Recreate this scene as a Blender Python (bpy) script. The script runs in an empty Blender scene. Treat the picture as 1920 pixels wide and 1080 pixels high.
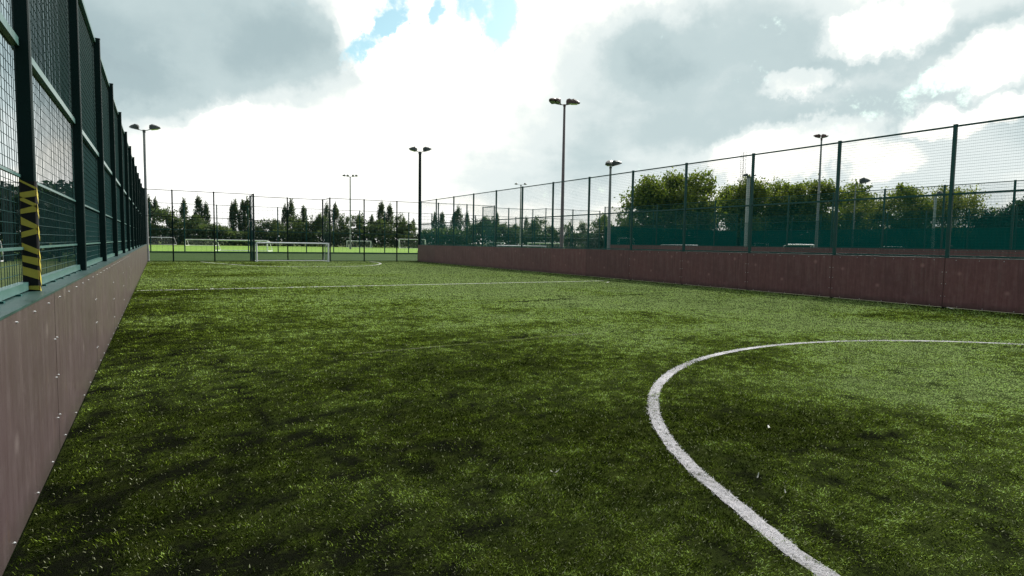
import bpy, math, random
import numpy as np
from mathutils import Matrix, Vector

SC = bpy.context.scene
COL = SC.collection
rng = np.random.default_rng(7)
random.seed(7)

# ------------------------------------------------------------------ camera
EYE = Vector((0.0, 0.0, 1.55))
YAW, PITCH, ROLL, FPX = 0.5230, -0.0715, 0.01526, 1149.9
_f = Vector((math.sin(YAW)*math.cos(PITCH), math.cos(YAW)*math.cos(PITCH), math.sin(PITCH)))
_r0 = Vector((math.cos(YAW), -math.sin(YAW), 0.0))
_u0 = _r0.cross(_f)
CR = _r0*math.cos(ROLL) + _u0*math.sin(ROLL)
CU = -_r0*math.sin(ROLL) + _u0*math.cos(ROLL)
CF = _f
cam_data = bpy.data.cameras.new('camera')
cam = bpy.data.objects.new('camera', cam_data)
COL.objects.link(cam)
m = Matrix((CR, CU, -CF)).transposed().to_4x4()
m.translation = EYE
cam.matrix_world = m
cam_data.sensor_width = 36.0
cam_data.lens = FPX/1920*36.0
cam_data.clip_start = 0.05
cam_data.clip_end = 6000
SC.camera = cam

def direction(px, py):                       # unit direction of a compass bearing / elevation read off the photo
    return (CF + CR*((px-960)/FPX) + CU*((540-py)/FPX)).normalized()
def spot(px, d):                             # ground point at bearing px, d metres ahead of the camera
    y = 443.1 + .01523*px
    v = EYE + (CF + CR*((px-960)/FPX) + CU*((540-y)/FPX))*d
    return Vector((v.x, v.y, 0.0))
def height(px, py, d):                       # real height of something d metres ahead whose top shows at py
    return 1.55 + (443.1 + .01523*px - py)/FPX*d

# ------------------------------------------------------------------ render look
SC.view_settings.view_transform = 'Standard'
SC.view_settings.look = 'None'
SC.view_settings.gamma = 1.0
SC.view_settings.exposure = 0.98
try:
    SC.cycles.max_bounces = 4
    SC.cycles.transparent_max_bounces = 12
    SC.cycles.caustics_reflective = False
    SC.cycles.caustics_refractive = False
except Exception:
    pass

# ------------------------------------------------------------------ world: Nishita sky + cloud deck, in directions
SUN_EL, SUN_AZ = math.radians(36), math.radians(62)      # azimuth measured from +Y towards +X
W = bpy.data.worlds.new('World'); SC.world = W; W.use_nodes = True
wt = W.node_tree; wt.nodes.clear()
def wn(t, **kw):
    n = wt.nodes.new(t)
    for k, v in kw.items(): setattr(n, k, v)
    return n
def wl(a, b): wt.links.new(a, b)
def wmath(op, a, b=None, c=None, clamp=False):
    n = wn('ShaderNodeMath', operation=op, use_clamp=clamp)
    for i, v in enumerate((a, b, c)):
        if v is None: continue
        if isinstance(v, (int, float)): n.inputs[i].default_value = v
        else: wl(v, n.inputs[i])
    return n.outputs[0]
def wvec(op, a, b):
    n = wn('ShaderNodeVectorMath', operation=op)
    for i, v in enumerate((a, b)):
        if isinstance(v, (tuple, Vector)): n.inputs[i].default_value = tuple(v)
        else: wl(v, n.inputs[i])
    return n
out = wn('ShaderNodeOutputWorld'); bg = wn('ShaderNodeBackground')
wl(bg.outputs[0], out.inputs[0])
sky = wn('ShaderNodeTexSky', sky_type='NISHITA', sun_disc=False)
sky.sun_elevation = SUN_EL; sky.sun_rotation = SUN_AZ
tc = wn('ShaderNodeTexCoord')
DIR = tc.outputs['Generated']
sep = wn('ShaderNodeSeparateXYZ'); wl(DIR, sep.inputs[0])
zc = wmath('ADD', wmath('MAXIMUM', sep.outputs[2], 0.0), 0.16)
comb = wn('ShaderNodeCombineXYZ')
wl(wmath('DIVIDE', sep.outputs[0], zc), comb.inputs[0]); wl(wmath('DIVIDE', sep.outputs[1], zc), comb.inputs[1])
PLANE = comb.outputs[0]
def wnoise(vec, scale, detail, rough, dist=0.0):
    n = wn('ShaderNodeTexNoise'); n.inputs['Scale'].default_value = scale
    n.inputs['Detail'].default_value = detail; n.inputs['Roughness'].default_value = rough
    n.inputs['Distortion'].default_value = dist
    wl(vec, n.inputs['Vector']); return n
# billow: warp the direction with two sizes of noise so cloud edges break up
w1 = wvec('SUBTRACT', wnoise(DIR, 6.0, 6, .62).outputs['Color'], (.5, .5, .5))
sc1 = wn('ShaderNodeVectorMath', operation='SCALE'); wl(w1.outputs[0], sc1.inputs[0]); sc1.inputs['Scale'].default_value = .15
WARP = wvec('ADD', DIR, sc1.outputs[0]).outputs[0]
w2 = wvec('SUBTRACT', wnoise(DIR, 16.0, 5, .65).outputs['Color'], (.5, .5, .5))
sc2 = wn('ShaderNodeVectorMath', operation='SCALE'); wl(w2.outputs[0], sc2.inputs[0]); sc2.inputs['Scale'].default_value = .075
WARP2 = wvec('ADD', DIR, sc2.outputs[0]).outputs[0]
def blob(px, py, rx, ry, rot=0.0, soft=1.0, vec=None):
    """soft elliptical cloud cell around one direction; radii in photo pixels, returned 0..1"""
    c = direction(px, py)
    e1 = (CR - c*CR.dot(c)).normalized(); e2 = c.cross(e1)
    if e2.dot(CU) < 0: e2 = -e2
    a, b = math.cos(rot), math.sin(rot)
    k = FPX*(1 + ((px-960)**2 + (py-540)**2)/FPX**2)**-.5 * 1.0
    k2 = 1 + ((px-960)**2 + (py-540)**2)/FPX**2
    u = (e1*a + e2*b)*(FPX*k2**.5/rx); v = (e2*a - e1*b)*(FPX*k2**.5/ry)
    d = wvec('SUBTRACT', vec if vec is not None else WARP, c).outputs[0]
    du = wvec('DOT_PRODUCT', d, u).outputs['Value']; dv = wvec('DOT_PRODUCT', d, v).outputs['Value']
    r2 = wmath('ADD', wmath('MULTIPLY', du, du), wmath('MULTIPLY', dv, dv))
    n = wn('ShaderNodeMapRange', interpolation_type='SMOOTHSTEP')
    wl(r2, n.inputs[0]); n.inputs[1].default_value = 1.0 + .6*soft; n.inputs[2].default_value = max(0.0, 1-soft)
    n.inputs[3].default_value = 0.0; n.inputs[4].default_value = 1.0
    return n.outputs[0]
def total(items):
    acc = None
    for w, b in items:
        t = wmath('MULTIPLY', b, w)
        acc = t if acc is None else wmath('ADD', acc, t)
    return acc
fine = wnoise(PLANE, 2.1, 9, .6, .25).outputs['Fac']
puff = wnoise(DIR, 9.0, 8, .6, .2).outputs['Fac']
# grey undersides of the cloud deck
grey = total([(.62, blob(330, 40, 330, 170, -.1)), (.22, blob(570, 130, 140, 120, -.5, .9)), (.22, blob(240, 190, 120, 110)),
              (.36, blob(1380, 80, 240, 110, .12)), (.2, blob(1180, 150, 150, 120, .2)), (.18, blob(1300, 290, 330, 85, .15)),
              (.22, blob(1700, 70, 280, 70, .1)), (.28, blob(1560, 190, 320, 75, .25)), (.22, blob(1720, 300, 260, 130)),
              (.16, blob(1000, 330, 160, 110)), (.11, blob(1560, 240, 620, 330)), (.14, blob(1120, 170, 240, 220)), (.12, blob(820, 330, 200, 60)), (.55, blob(-500, 100, 600, 300)), (.45, blob(2500, 100, 500, 300))])
lit = total([(.42, blob(1650, 60, 110, 50, .2, .7, WARP2)), (.40, blob(1480, 275, 160, 55, .2, .7, WARP2)), (.40, blob(1860, 110, 75, 60, .3, .7, WARP2)),
             (.34, blob(1770, 225, 60, 32, .1, .7, WARP2)), (.34, blob(1880, 205, 55, 30, 0, .7, WARP2)), (.3, blob(1500, 160, 80, 25, .1, .8, WARP2)),
             (.35, blob(720, 90, 90, 60, 0, .7, WARP2)), (.3, blob(1660, 300, 70, 40, .1, .8, WARP2)), (.28, blob(420, 250, 80, 50, .3, .7, WARP2))])
back = wn('ShaderNodeMapRange', interpolation_type='SMOOTHSTEP')  # added dimming of the unseen sky behind the viewer, darkens camera-facing sides
wl(wvec('DOT_PRODUCT', DIR, tuple(Vector((.55, .83, .1)).normalized())).outputs['Value'], back.inputs[0])
back.inputs[1].default_value = .45; back.inputs[2].default_value = -.35; back.inputs[3].default_value = 0.0; back.inputs[4].default_value = .95
grey = wmath('ADD', grey, back.outputs[0])
g = wmath('ADD', wmath('SUBTRACT', grey, lit), .05)
g = wmath('ADD', g, wmath('MULTIPLY', wmath('SUBTRACT', fine, .5), .24))
g = wmath('ADD', g, wmath('MULTIPLY', wmath('SUBTRACT', puff, .5), .26))
ramp = wn('ShaderNodeValToRGB'); wl(g, ramp.inputs[0])
cr = ramp.color_ramp; cr.interpolation = 'EASE'
cr.elements[0].position = .0; cr.elements[0].color = (.74, .74, .715, 1)
cr.elements[1].position = .85; cr.elements[1].color = (.215, .275, .288, 1)
e = cr.elements.new(1.0); e.color = (.17, .215, .235, 1)
for p, c in ((.16, (.61, .61, .565, 1)), (.36, (.42, .46, .455, 1)), (.60, (.285, .345, .352, 1))):
    e = cr.elements.new(p); e.color = c
# gaps of blue
gap = total([(1.05, blob(938, 15, 40, 85, -.1, 1, WARP2)), (.9, blob(872, 5, 34, 40, .3, 1, WARP2)), (.8, blob(700, 72, 80, 20, .7, 1, WARP2)), (.85, blob(738, 20, 44, 34, .4, 1, WARP2)),
             (.85, blob(818, 22, 17, 34, 0, 1, WARP2)), (.40, blob(1778, 140, 60, 36, .3, 1, WARP2)), (.7, blob(1905, 82, 30, 22, .6, 1, WARP2)),
             (.2, blob(1680, 200, 140, 50, .3, 1, WARP2)), (.9, blob(940, -120, 120, 90))])
rag = wnoise(DIR, 34.0, 6, .65, .3).outputs['Fac']
gap = wmath('ADD', gap, wmath('MULTIPLY', wmath('SUBTRACT', puff, .5), .9))
gap = wmath('ADD', gap, wmath('MULTIPLY', wmath('SUBTRACT', rag, .5), 1.5))
gm = wn('ShaderNodeMapRange', interpolation_type='SMOOTHSTEP'); wl(gap, gm.inputs[0])
gm.inputs[1].default_value = .25; gm.inputs[2].default_value = .95
skys = wn('ShaderNodeVectorMath', operation='MULTIPLY'); wl(sky.outputs[0], skys.inputs[0]); skys.inputs[1].default_value = (.080, .094, .076)
BLUE = skys.outputs[0]
mix = wn('ShaderNodeMix', data_type='RGBA'); wl(gm.outputs[0], mix.inputs['Factor'])
wl(ramp.outputs[0], mix.inputs['A']); wl(BLUE, mix.inputs['B'])
wl(mix.outputs['Result'], bg.inputs['Color']); bg.inputs['Strength'].default_value = 1.0

# ------------------------------------------------------------------ sun through the cloud
sd = bpy.data.lights.new('sun', 'SUN'); so = bpy.data.objects.new('sun', sd); COL.objects.link(so)
sd.energy = 4.0; sd.angle = math.radians(12); sd.color = (1.0, .97, .90)
to_sun = Vector((math.sin(SUN_AZ)*math.cos(SUN_EL), math.cos(SUN_AZ)*math.cos(SUN_EL), math.sin(SUN_EL)))
so.rotation_euler = to_sun.to_track_quat('Z', 'Y').to_euler()

# ------------------------------------------------------------------ helpers
def tag(o, label=None, cat=None, group=None, kind=None):
    if label: o['label'] = label
    if cat: o['category'] = cat
    if group: o['group'] = group
    if kind: o['kind'] = kind
    return o
def empty(name, loc, label, cat, group=None, rz=0.0, scale=None):
    o = bpy.data.objects.new(name, None); COL.objects.link(o)
    o.location = loc; o.rotation_euler = (0, 0, rz); o.empty_display_size = .3
    if scale: o.scale = scale
    return tag(o, label, cat, group)
def link(name, mesh, parent=None, loc=(0, 0, 0), rz=0.0, rot=None):
    o = bpy.data.objects.new(name, mesh); COL.objects.link(o)
    o.location = loc; o.rotation_euler = rot if rot else (0, 0, rz)
    if parent: o.parent = parent
    return o
class MB:
    def __init__(self): self.v = []; self.f = []; self.mi = []; self.cur = 0
    def face(self, pts):
        n = len(self.v); self.v += [tuple(p) for p in pts]; self.f.append(tuple(range(n, n+len(pts)))); self.mi.append(self.cur)
    def box(self, a, b):
        x0, y0, z0 = a; x1, y1, z1 = b; n = len(self.v)
        self.v += [(x0,y0,z0),(x1,y0,z0),(x1,y1,z0),(x0,y1,z0),(x0,y0,z1),(x1,y0,z1),(x1,y1,z1),(x0,y1,z1)]
        for q in ((0,3,2,1),(4,5,6,7),(0,1,5,4),(1,2,6,5),(2,3,7,6),(3,0,4,7)):
            self.f.append(tuple(n+i for i in q)); self.mi.append(self.cur)
    def bevel_box(self, a, b, c):
        """upright box with chamfered vertical edges"""
        x0, y0, z0 = a; x1, y1, z1 = b
        ring = [(x0+c,y0),(x1-c,y0),(x1,y0+c),(x1,y1-c),(x1-c,y1),(x0+c,y1),(x0,y1-c),(x0,y0+c)]
        n = len(self.v)
        self.v += [(x, y, z0) for x, y in ring] + [(x, y, z1) for x, y in ring]
        for i in range(8):
            j = (i+1) % 8; self.f.append((n+i, n+j, n+8+j, n+8+i)); self.mi.append(self.cur)
        self.f.append(tuple(n+8+i for i in range(8))); self.mi.append(self.cur)
        self.f.append(tuple(n+7-i for i in range(8))); self.mi.append(self.cur)
    def tube(self, p0, p1, r0, r1=None, n=8, caps=True):
        r1 = r0 if r1 is None else r1
        p0 = Vector(p0); p1 = Vector(p1); d = (p1-p0).normalized()
        a = d.orthogonal().normalized(); b = d.cross(a); k = len(self.v)
        for p, r in ((p0, r0), (p1, r1)):
            for i in range(n):
                t = 2*math.pi*i/n + math.pi/n
                self.v.append(tuple(p + a*(r*math.cos(t)) + b*(r*math.sin(t))))
        for i in range(n):
            j = (i+1) % n; self.f.append((k+i, k+j, k+n+j, k+n+i)); self.mi.append(self.cur)
        if caps:
            self.f.append(tuple(k+n-1-i for i in range(n))); self.mi.append(self.cur)
            self.f.append(tuple(k+n+i for i in range(n))); self.mi.append(self.cur)
    def path(self, pts, r, n=8):
        for a, b in zip(pts[:-1], pts[1:]): self.tube(a, b, r, n=n)
    def mesh(self, name, *mats, smooth=False):
        me = bpy.data.meshes.new(name); me.from_pydata(self.v, [], self.f)
        for mt in mats: me.materials.append(mt)
        if len(mats) > 1: me.polygons.foreach_set('material_index', self.mi)
        if smooth: me.polygons.foreach_set('use_smooth', [True]*len(me.polygons))
        me.update(); return me
    def build(self, name, mat, parent=None, loc=(0, 0, 0), rz=0.0, smooth=False):
        mats = mat if isinstance(mat, (list, tuple)) else [mat]
        return link(name, self.mesh(name, *mats, smooth=smooth), parent, loc, rz)

# ------------------------------------------------------------------ materials
class Mat:
    def __init__(self, name):
        self.m = bpy.data.materials.new(name); self.m.use_nodes = True
        self.t = self.m.node_tree; self.b = self.t.nodes['Principled BSDF']
        self.out = self.t.nodes['Material Output']
    def n(self, t, **kw):
        x = self.t.nodes.new(t)
        for k, v in kw.items(): setattr(x, k, v)
        return x
    def l(self, a, b): self.t.links.new(a, b)
    def obj(self, scale=(1, 1, 1)):
        c = self.n('ShaderNodeTexCoord'); mp = self.n('ShaderNodeMapping'); mp.inputs['Scale'].default_value = scale
        self.l(c.outputs['Object'], mp.inputs['Vector']); return mp.outputs[0]
    def noise(self, vec, scale, detail=4, rough=.55, dist=0):
        x = self.n('ShaderNodeTexNoise'); x.inputs['Scale'].default_value = scale; x.inputs['Detail'].default_value = detail
        x.inputs['Roughness'].default_value = rough; x.inputs['Distortion'].default_value = dist
        self.l(vec, x.inputs['Vector']); return x.outputs['Fac']
    def ramp(self, fac, stops, interp='LINEAR'):
        x = self.n('ShaderNodeValToRGB'); x.color_ramp.interpolation = interp; self.l(fac, x.inputs[0]); e = x.color_ramp.elements
        e[0].position, e[0].color = stops[0][0], (*stops[0][1], 1); e[1].position, e[1].color = stops[-1][0], (*stops[-1][1], 1)
        for p, c in stops[1:-1]: q = e.new(p); q.color = (*c, 1)
        return x.outputs[0]
    def mix(self, fac, a, b, mode='MIX'):
        x = self.n('ShaderNodeMix', data_type='RGBA', blend_type=mode)
        for s, v in (('Factor', fac), ('A', a), ('B', b)):
            if isinstance(v, (int, float)): x.inputs[s].default_value = v
            elif isinstance(v, tuple): x.inputs[s].default_value = (*v, 1)
            else: self.l(v, x.inputs[s])
        return x.outputs['Result']
    def math(self, op, a, b=0.0, clamp=False):
        x = self.n('ShaderNodeMath', operation=op, use_clamp=clamp)
        for i, v in enumerate((a, b)):
            if isinstance(v, (int, float)): x.inputs[i].default_value = v
            else: self.l(v, x.inputs[i])
        return x.outputs[0]
    def attr(self, name):
        x = self.n('ShaderNodeAttribute'); x.attribute_name = name; return x
    def bump(self, h, strength=.3, dist=.01):
        x = self.n('ShaderNodeBump'); x.inputs['Strength'].default_value = strength; x.inputs['Distance'].default_value = dist
        self.l(h, x.inputs['Height']); self.l(x.outputs[0], self.b.inputs['Normal'])
    def set(self, **kw):
        for k, v in kw.items():
            s = self.b.inputs[k.replace('_', ' ')]
            if isinstance(v, (int, float)): s.default_value = v
            elif isinstance(v, tuple): s.default_value = (*v, 1)
            else: self.l(v, s)
        return self
def painted(name, c0, c1, rough=.45, scale=3.0, metal=0.0, spec=.5):
    M = Mat(name); v = M.obj()
    f = M.noise(v, scale, 6, .65)
    M.set(Base_Color=M.ramp(f, [(.3, c0), (.7, c1)]), Roughness=M.math('ADD', M.math('MULTIPLY', f, .25), rough-.12), Metallic=metal)
    M.b.inputs['Specular IOR Level'].default_value = spec
    return M.m
MFENCE = painted('green_powder_coat', (.002, .048, .044), (.003, .062, .057), .45, 4, 0.0, .3)
MWIRE = painted('green_wire', (.0015, .095, .088), (.002, .115, .106), .5, 4, 0.0, .1)
MWIREL = painted('dark_green_wire', (.0015, .026, .026), (.002, .036, .035), .5, 4, 0.0, .1)
MSCREEN = painted('teal_screen_wire', (.001, .085, .080), (.0015, .105, .098), .6, 4, 0.0, .03)
MDARK = painted('dark_green_paint', (.002, .012, .012), (.0035, .018, .017), .5, 3, 0.0, .12)
MRAIL = painted('lit_green_rail', (.03, .085, .078), (.06, .13, .12), .32, 5)  # pale tone paints in the light on the rail tops
MPOLE = painted('galvanised_steel', (.20, .20, .215), (.30, .30, .31), .5, 2, .25)
MLAMP = painted('grey_lamp_housing', (.05, .055, .055), (.08, .085, .085), .4, 6)
MBROWN = painted('brown_lamp_housing', (.07, .035, .03), (.10, .05, .04), .5, 6)
MGLASS = painted('lamp_glass', (.25, .28, .28), (.32, .35, .35), .12, 6)
MWHITE = painted('white_goal_paint', (.78, .78, .81), (.86, .86, .88), .4, 5)
MNET = painted('goal_net', (.45, .46, .46), (.6, .6, .6), .7, 5)
MBOLT = painted('bolt_steel', (.55, .55, .56), (.75, .75, .76), .3, 20, .6)
MBARK = painted('bark', (.035, .028, .02), (.07, .058, .045), .85, 3)
MMAST = painted('far_mast_steel', (.45, .38, .38), (.55, .48, .48), .6, 1)
def board_mat(name, g, c0, c1, c2, spec):
    M = Mat(name); v = M.obj()
    big = M.noise(v, 1.1, 5, .6); streak = M.noise(M.obj((9, 9, .55)), 1.6, 6, .65, .3); fineg = M.noise(M.obj((1, 1, 1)), 45, 4, .6)
    spots = M.noise(M.obj((3, 3, 1.4)), 2.6, 4, .7); mott = M.noise(M.obj((1, 1, .7)), 5.5, 7, .72, .4)
    inf = M.n('ShaderNodeObjectInfo')
    c = M.ramp(M.math('ADD', M.math('MULTIPLY', streak, .52), M.math('MULTIPLY', mott, .48)), [(.40, tuple(g*q for q in c0)), (.5, tuple(g*q for q in c1)), (.61, tuple(g*q for q in c2))])
    c = M.mix(M.math('MULTIPLY', big, .55), c, tuple(g*q for q in (.062, .036, .040)))
    c = M.mix(M.ramp(spots, [(.58, (0, 0, 0)), (.75, (.5, .5, .5))]), c, tuple(g*q for q in (.10, .062, .035)))
    c = M.mix(M.ramp(M.noise(M.obj((16, 16, .35)), 1.3, 3, .5), [(.62, (0, 0, 0)), (.76, (.6, .6, .6))]), c, (.20, .165, .155))
    c = M.mix(M.math('MULTIPLY', fineg, .35), c, (.045, .027, .028))
    c = M.mix(M.math('MULTIPLY', inf.outputs['Random'], .3), c, (.045, .03, .036))
    vor = M.n('ShaderNodeTexVoronoi'); vor.inputs['Scale'].default_value = 2.3; M.l(M.obj((1, 1, 1)), vor.inputs['Vector'])      # ball marks
    mark = M.ramp(M.math('ADD', vor.outputs['Distance'], M.math('MULTIPLY', mott, .25)), [(.17, (.55, .55, .55)), (.30, (0, 0, 0))])
    pick = M.n('ShaderNodeSeparateColor'); M.l(vor.outputs['Color'], pick.inputs[0])
    c = M.mix(M.math('MULTIPLY', mark, M.math('GREATER_THAN', pick.outputs[0], .62)), c, tuple(min(1, g*q*1.25) for q in c2))
    scr = M.noise(M.obj((1, 7, 38)), 1.4, 3, .6, .6)                                                                                   # scuffs along the boards
    c = M.mix(M.ramp(scr, [(.68, (0, 0, 0)), (.74, (.5, .5, .5))]), c, tuple(min(1, g*q*1.15) for q in c2))
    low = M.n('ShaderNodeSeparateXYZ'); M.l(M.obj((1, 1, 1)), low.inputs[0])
    toe_dark = M.ramp(M.math('ADD', low.outputs[2], M.math('MULTIPLY', M.noise(M.obj((1, 1, 1)), 7, 5, .7), .22)), [(.10, (.75, .75, .75)), (.30, (0, 0, 0))])
    c = M.mix(toe_dark, c, (.028, .024, .020))                                                                                         # darker towards the toe, with a ragged edge
    M.set(Base_Color=c, Roughness=M.math('ADD', M.math('MULTIPLY', big, .22), .26))
    M.b.inputs['Specular IOR Level'].default_value = spec
    M.bump(M.math('ADD', fineg, streak), .12, .004)
    return M.m
MBOARD = board_mat('brown_film_faced_plywood', 1.0, (.180, .068, .072), (.235, .098, .100), (.29, .150, .148), .26)
MBOARDL = board_mat('lit_left_plywood', 1.0, (.050, .036, .034), (.066, .052, .050), (.105, .086, .084), .28)  # same plywood, with the light on the left wall put into its tone

def leafy(name, stops, trans=.35):
    M = Mat(name); a = M.attr('tint')
    c = M.ramp(a.outputs['Fac'], stops)
    M.set(Base_Color=c, Roughness=.6); M.b.inputs['Specular IOR Level'].default_value = .25
    tr = M.n('ShaderNodeBsdfTranslucent'); M.l(M.mix(1.0, c, (1.25, 1.35, .6), 'MULTIPLY'), tr.inputs['Color'])
    ms = M.n('ShaderNodeMixShader'); ms.inputs[0].default_value = trans
    M.l(M.b.outputs[0], ms.inputs[1]); M.l(tr.outputs[0], ms.inputs[2]); M.l(ms.outputs[0], M.out.inputs['Surface'])
    return M.m
MLEAF = leafy('olive_leaves', [(0, (.040, .060, .012)), (.45, (.110, .142, .024)), (.75, (.155, .185, .036)), (1, (.20, .21, .05))])
MLEAF2 = leafy('yellowing_leaves', [(0, (.05, .065, .016)), (.5, (.13, .15, .032)), (1, (.23, .235, .06))])
MPOP = leafy('poplar_leaves', [(0, (.034, .050, .032)), (.6, (.074, .100, .056)), (1, (.12, .145, .072))])
MBUSH = leafy('dull_tree_leaves', [(0, (.036, .054, .032)), (.6, (.082, .112, .052)), (1, (.13, .165, .066))])
MDEEP = leafy('evergreen_leaves', [(0, (.010, .022, .018)), (.6, (.018, .038, .028)), (1, (.03, .058, .038))])

# ------------------------------------------------------------------ numpy value noise (for turf wear)
def vnoise(x, y, scale, seed):
    r = np.random.default_rng(seed); T = r.random((257, 257))
    u = x/scale + 37.13; v = y/scale + 91.7
    i = np.floor(u).astype(int); j = np.floor(v).astype(int); fu = u-i; fv = v-j
    fu = fu*fu*(3-2*fu); fv = fv*fv*(3-2*fv); i %= 256; j %= 256
    return (T[i, j]*(1-fu) + T[i+1, j]*fu)*(1-fv) + (T[i, j+1]*(1-fu) + T[i+1, j+1]*fu)*fv
def fbm(x, y, scale, seed, o=4):
    s = 0; a = 1; t = 0
    for k in range(o): s = s + a*vnoise(x, y, scale/2**k, seed+k); t += a; a *= .55
    return s/t
XL, XR, YF = -0.646, 18.50, 47.67
BL, BR, FL, FR, FF = 1.162, 1.35, 4.63, 4.90, 4.84
BAY = 3.23
def gauss(x, y, cx, cy, rx, ry, rot=0.0):
    dx, dy = x-cx, y-cy; c, s = math.cos(rot), math.sin(rot)
    a, b = (dx*c+dy*s)/rx, (dy*c-dx*s)/ry
    return np.exp(-(a*a+b*b))
def crumb_shade(x, y):          # black rubber infill showing, plus shade painted in along both board walls, 0..1
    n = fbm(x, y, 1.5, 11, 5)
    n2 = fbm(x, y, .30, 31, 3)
    base = .22 + .36*np.exp(-((x-XL)/2.0)**2)*np.clip(1.25-y/22, 0, 1) + .22*np.exp(-(np.hypot(x-1.5, y-2)/4.5)**2)  # dark strip beside the left boards is painted shade
    v = base + (n-.5)*.30 + (n2-.5)*.75 + (fbm(x, y, .13, 47, 2)-.5)*1.1 + .3*np.exp(-((XR-x)/.5)**2)  # last term paints contact shade at the foot of the right boards
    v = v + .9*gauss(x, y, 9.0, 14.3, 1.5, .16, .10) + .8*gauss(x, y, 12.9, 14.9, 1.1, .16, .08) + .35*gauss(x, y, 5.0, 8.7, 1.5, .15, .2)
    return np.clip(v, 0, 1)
def wear(x, y):           # pale, flattened, dusty fibre, plus brightness painted in rightwards and far off, 0..1
    n = fbm(x, y, 3.2, 57, 4); n2 = fbm(x*.45, y, .8, 77, 3)
    base = .10 + .46*np.clip((x-2.0)/10, 0, 1) + .30*np.clip((y-5)/20, 0, 1)
    v = base + (n-.5)*1.1 + (n2-.5)*.45
    v = v + 1.0*gauss(x, y, 7.5, 3.4, 2.0, 1.0, -.4) + .45*gauss(x, y, 10, 4.6, 2.4, 1.0) + .40*gauss(x, y, 12.5, 7.2, 3.5, .9, -.3) + .45*gauss(x, y, 10.5, 13, 3.5, 2.2) - .10*gauss(x, y, 4.6, 3.6, 1.6, 1.0) + .4*gauss(x, y, 12.5, 33, 5, 4) + .35*gauss(x, y, 9, 44, 3, 3)
    v = v - .4*gauss(x, y, 9, 28, 3.2, 1.2) - .35*gauss(x, y, 6, 43.8, 1.6, 2.2)- .35*gauss(x, y, 12.4, 43.6, 1.3, 1.8)
    return np.clip(v, 0, 1)

# ------------------------------------------------------------------ ground, pitch, fields
def sheet(name, x0, y0, x1, y1, z, nx, ny, mat, fields=False):
    xs = np.linspace(x0, x1, nx+1); ys = np.linspace(y0, y1, ny+1)
    X, Y = np.meshgrid(xs, ys); n = X.size
    co = np.c_[X.ravel(), Y.ravel(), np.full(n, z)]
    i = (np.arange(ny)[:, None]*(nx+1) + np.arange(nx)[None, :]).ravel()
    q = np.c_[i, i+1, i+nx+2, i+nx+1]
    me = bpy.data.meshes.new(name); me.from_pydata(co.tolist(), [], q.tolist())
    if fields:
        a = me.attributes.new('crumb_shade', 'FLOAT', 'POINT'); a.data.foreach_set('value', crumb_shade(X.ravel(), Y.ravel()).astype(np.float32))
        a = me.attributes.new('wear', 'FLOAT', 'POINT'); a.data.foreach_set('value', wear(X.ravel(), Y.ravel()).astype(np.float32))
    me.materials.append(mat); me.update()
    return link(name, me)
def turf_ground():
    M = Mat('worn_artificial_turf'); v = M.obj()
    n1 = M.noise(M.obj((1, 1, 1)), 34, 5, .7); n2 = M.noise(M.obj((.5, 1.3, 1)), 7, 6, .7); n3 = M.noise(v, 140, 3, .6)
    g = M.ramp(n2, [(.3, (.014, .020, .004)), (.5, (.026, .036, .007)), (.72, (.045, .055, .012))])
    pale = M.ramp(n2, [(.3, (.040, .062, .018)), (.7, (.085, .118, .042))])
    c = M.mix(M.math('MULTIPLY', M.attr('wear').outputs['Fac'], .85), g, pale)
    k = M.math('ADD', M.attr('crumb_shade').outputs['Fac'], M.math('MULTIPLY', M.math('SUBTRACT', n1, .5), 1.1))
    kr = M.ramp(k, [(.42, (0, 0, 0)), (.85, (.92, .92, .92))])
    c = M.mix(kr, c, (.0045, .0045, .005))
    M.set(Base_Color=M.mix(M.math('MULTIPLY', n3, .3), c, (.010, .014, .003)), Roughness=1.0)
    M.b.inputs['Specular IOR Level'].default_value = 0.0
    M.bump(M.math('ADD', n1, n3), .9, .03)
    return M.m
def soil_mat():
    M = Mat('infill_under_blades'); v = M.obj()
    return M
def field_mat(name, a, b, c):
    M = Mat(name); n1 = M.noise(M.obj((.6, 1, 1)), .35, 6, .65); n2 = M.noise(M.obj((1, 1, 1)), 6, 4, .7)
    x = M.mix(M.math('MULTIPLY', n2, .5), M.ramp(n1, [(.3, a), (.5, b), (.7, c)]), b)
    M.set(Base_Color=x, Roughness=.9); M.b.inputs['Specular IOR Level'].default_value = .1
    M.bump(n2, .8, .05); return M.m
MTURF = turf_ground()
tag(sheet('ground', -1500, -300, 2500, 3500, -.03, 8, 8, field_mat('rough_grass', (.035, .05, .014), (.05, .07, .018), (.075, .09, .026))),
    'rough grass ground running to the horizon', None, None, 'structure')
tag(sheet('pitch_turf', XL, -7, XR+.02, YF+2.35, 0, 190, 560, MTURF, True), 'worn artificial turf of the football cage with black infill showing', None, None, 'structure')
tag(sheet('grass_verge', -30, YF+2.36, 120, 79, -.006, 8, 4, field_mat('dull_verge_grass', (.014, .036, .003), (.022, .052, .005), (.032, .066, .008))),
    'dull grass verge behind the end fence', None, None, 'structure')
tag(sheet('sports_field', -4.5, 79.01, 420, 172, -.004, 8, 4, field_mat('mown_field_grass', (.10, .19, .026), (.145, .25, .038), (.19, .30, .055))),
    'bright mown sports field beyond the end fence', None, None, 'structure')
MTURF2 = field_mat('neighbour_turf', (.045, .065, .02), (.06, .085, .026), (.085, .11, .04))
tag(sheet('neighbour_pitch', XR+.2, -7, 57, YF+2.3, -.002, 4, 4, MTURF2), 'artificial turf of the pitches to the right', None, None, 'structure')
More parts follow.
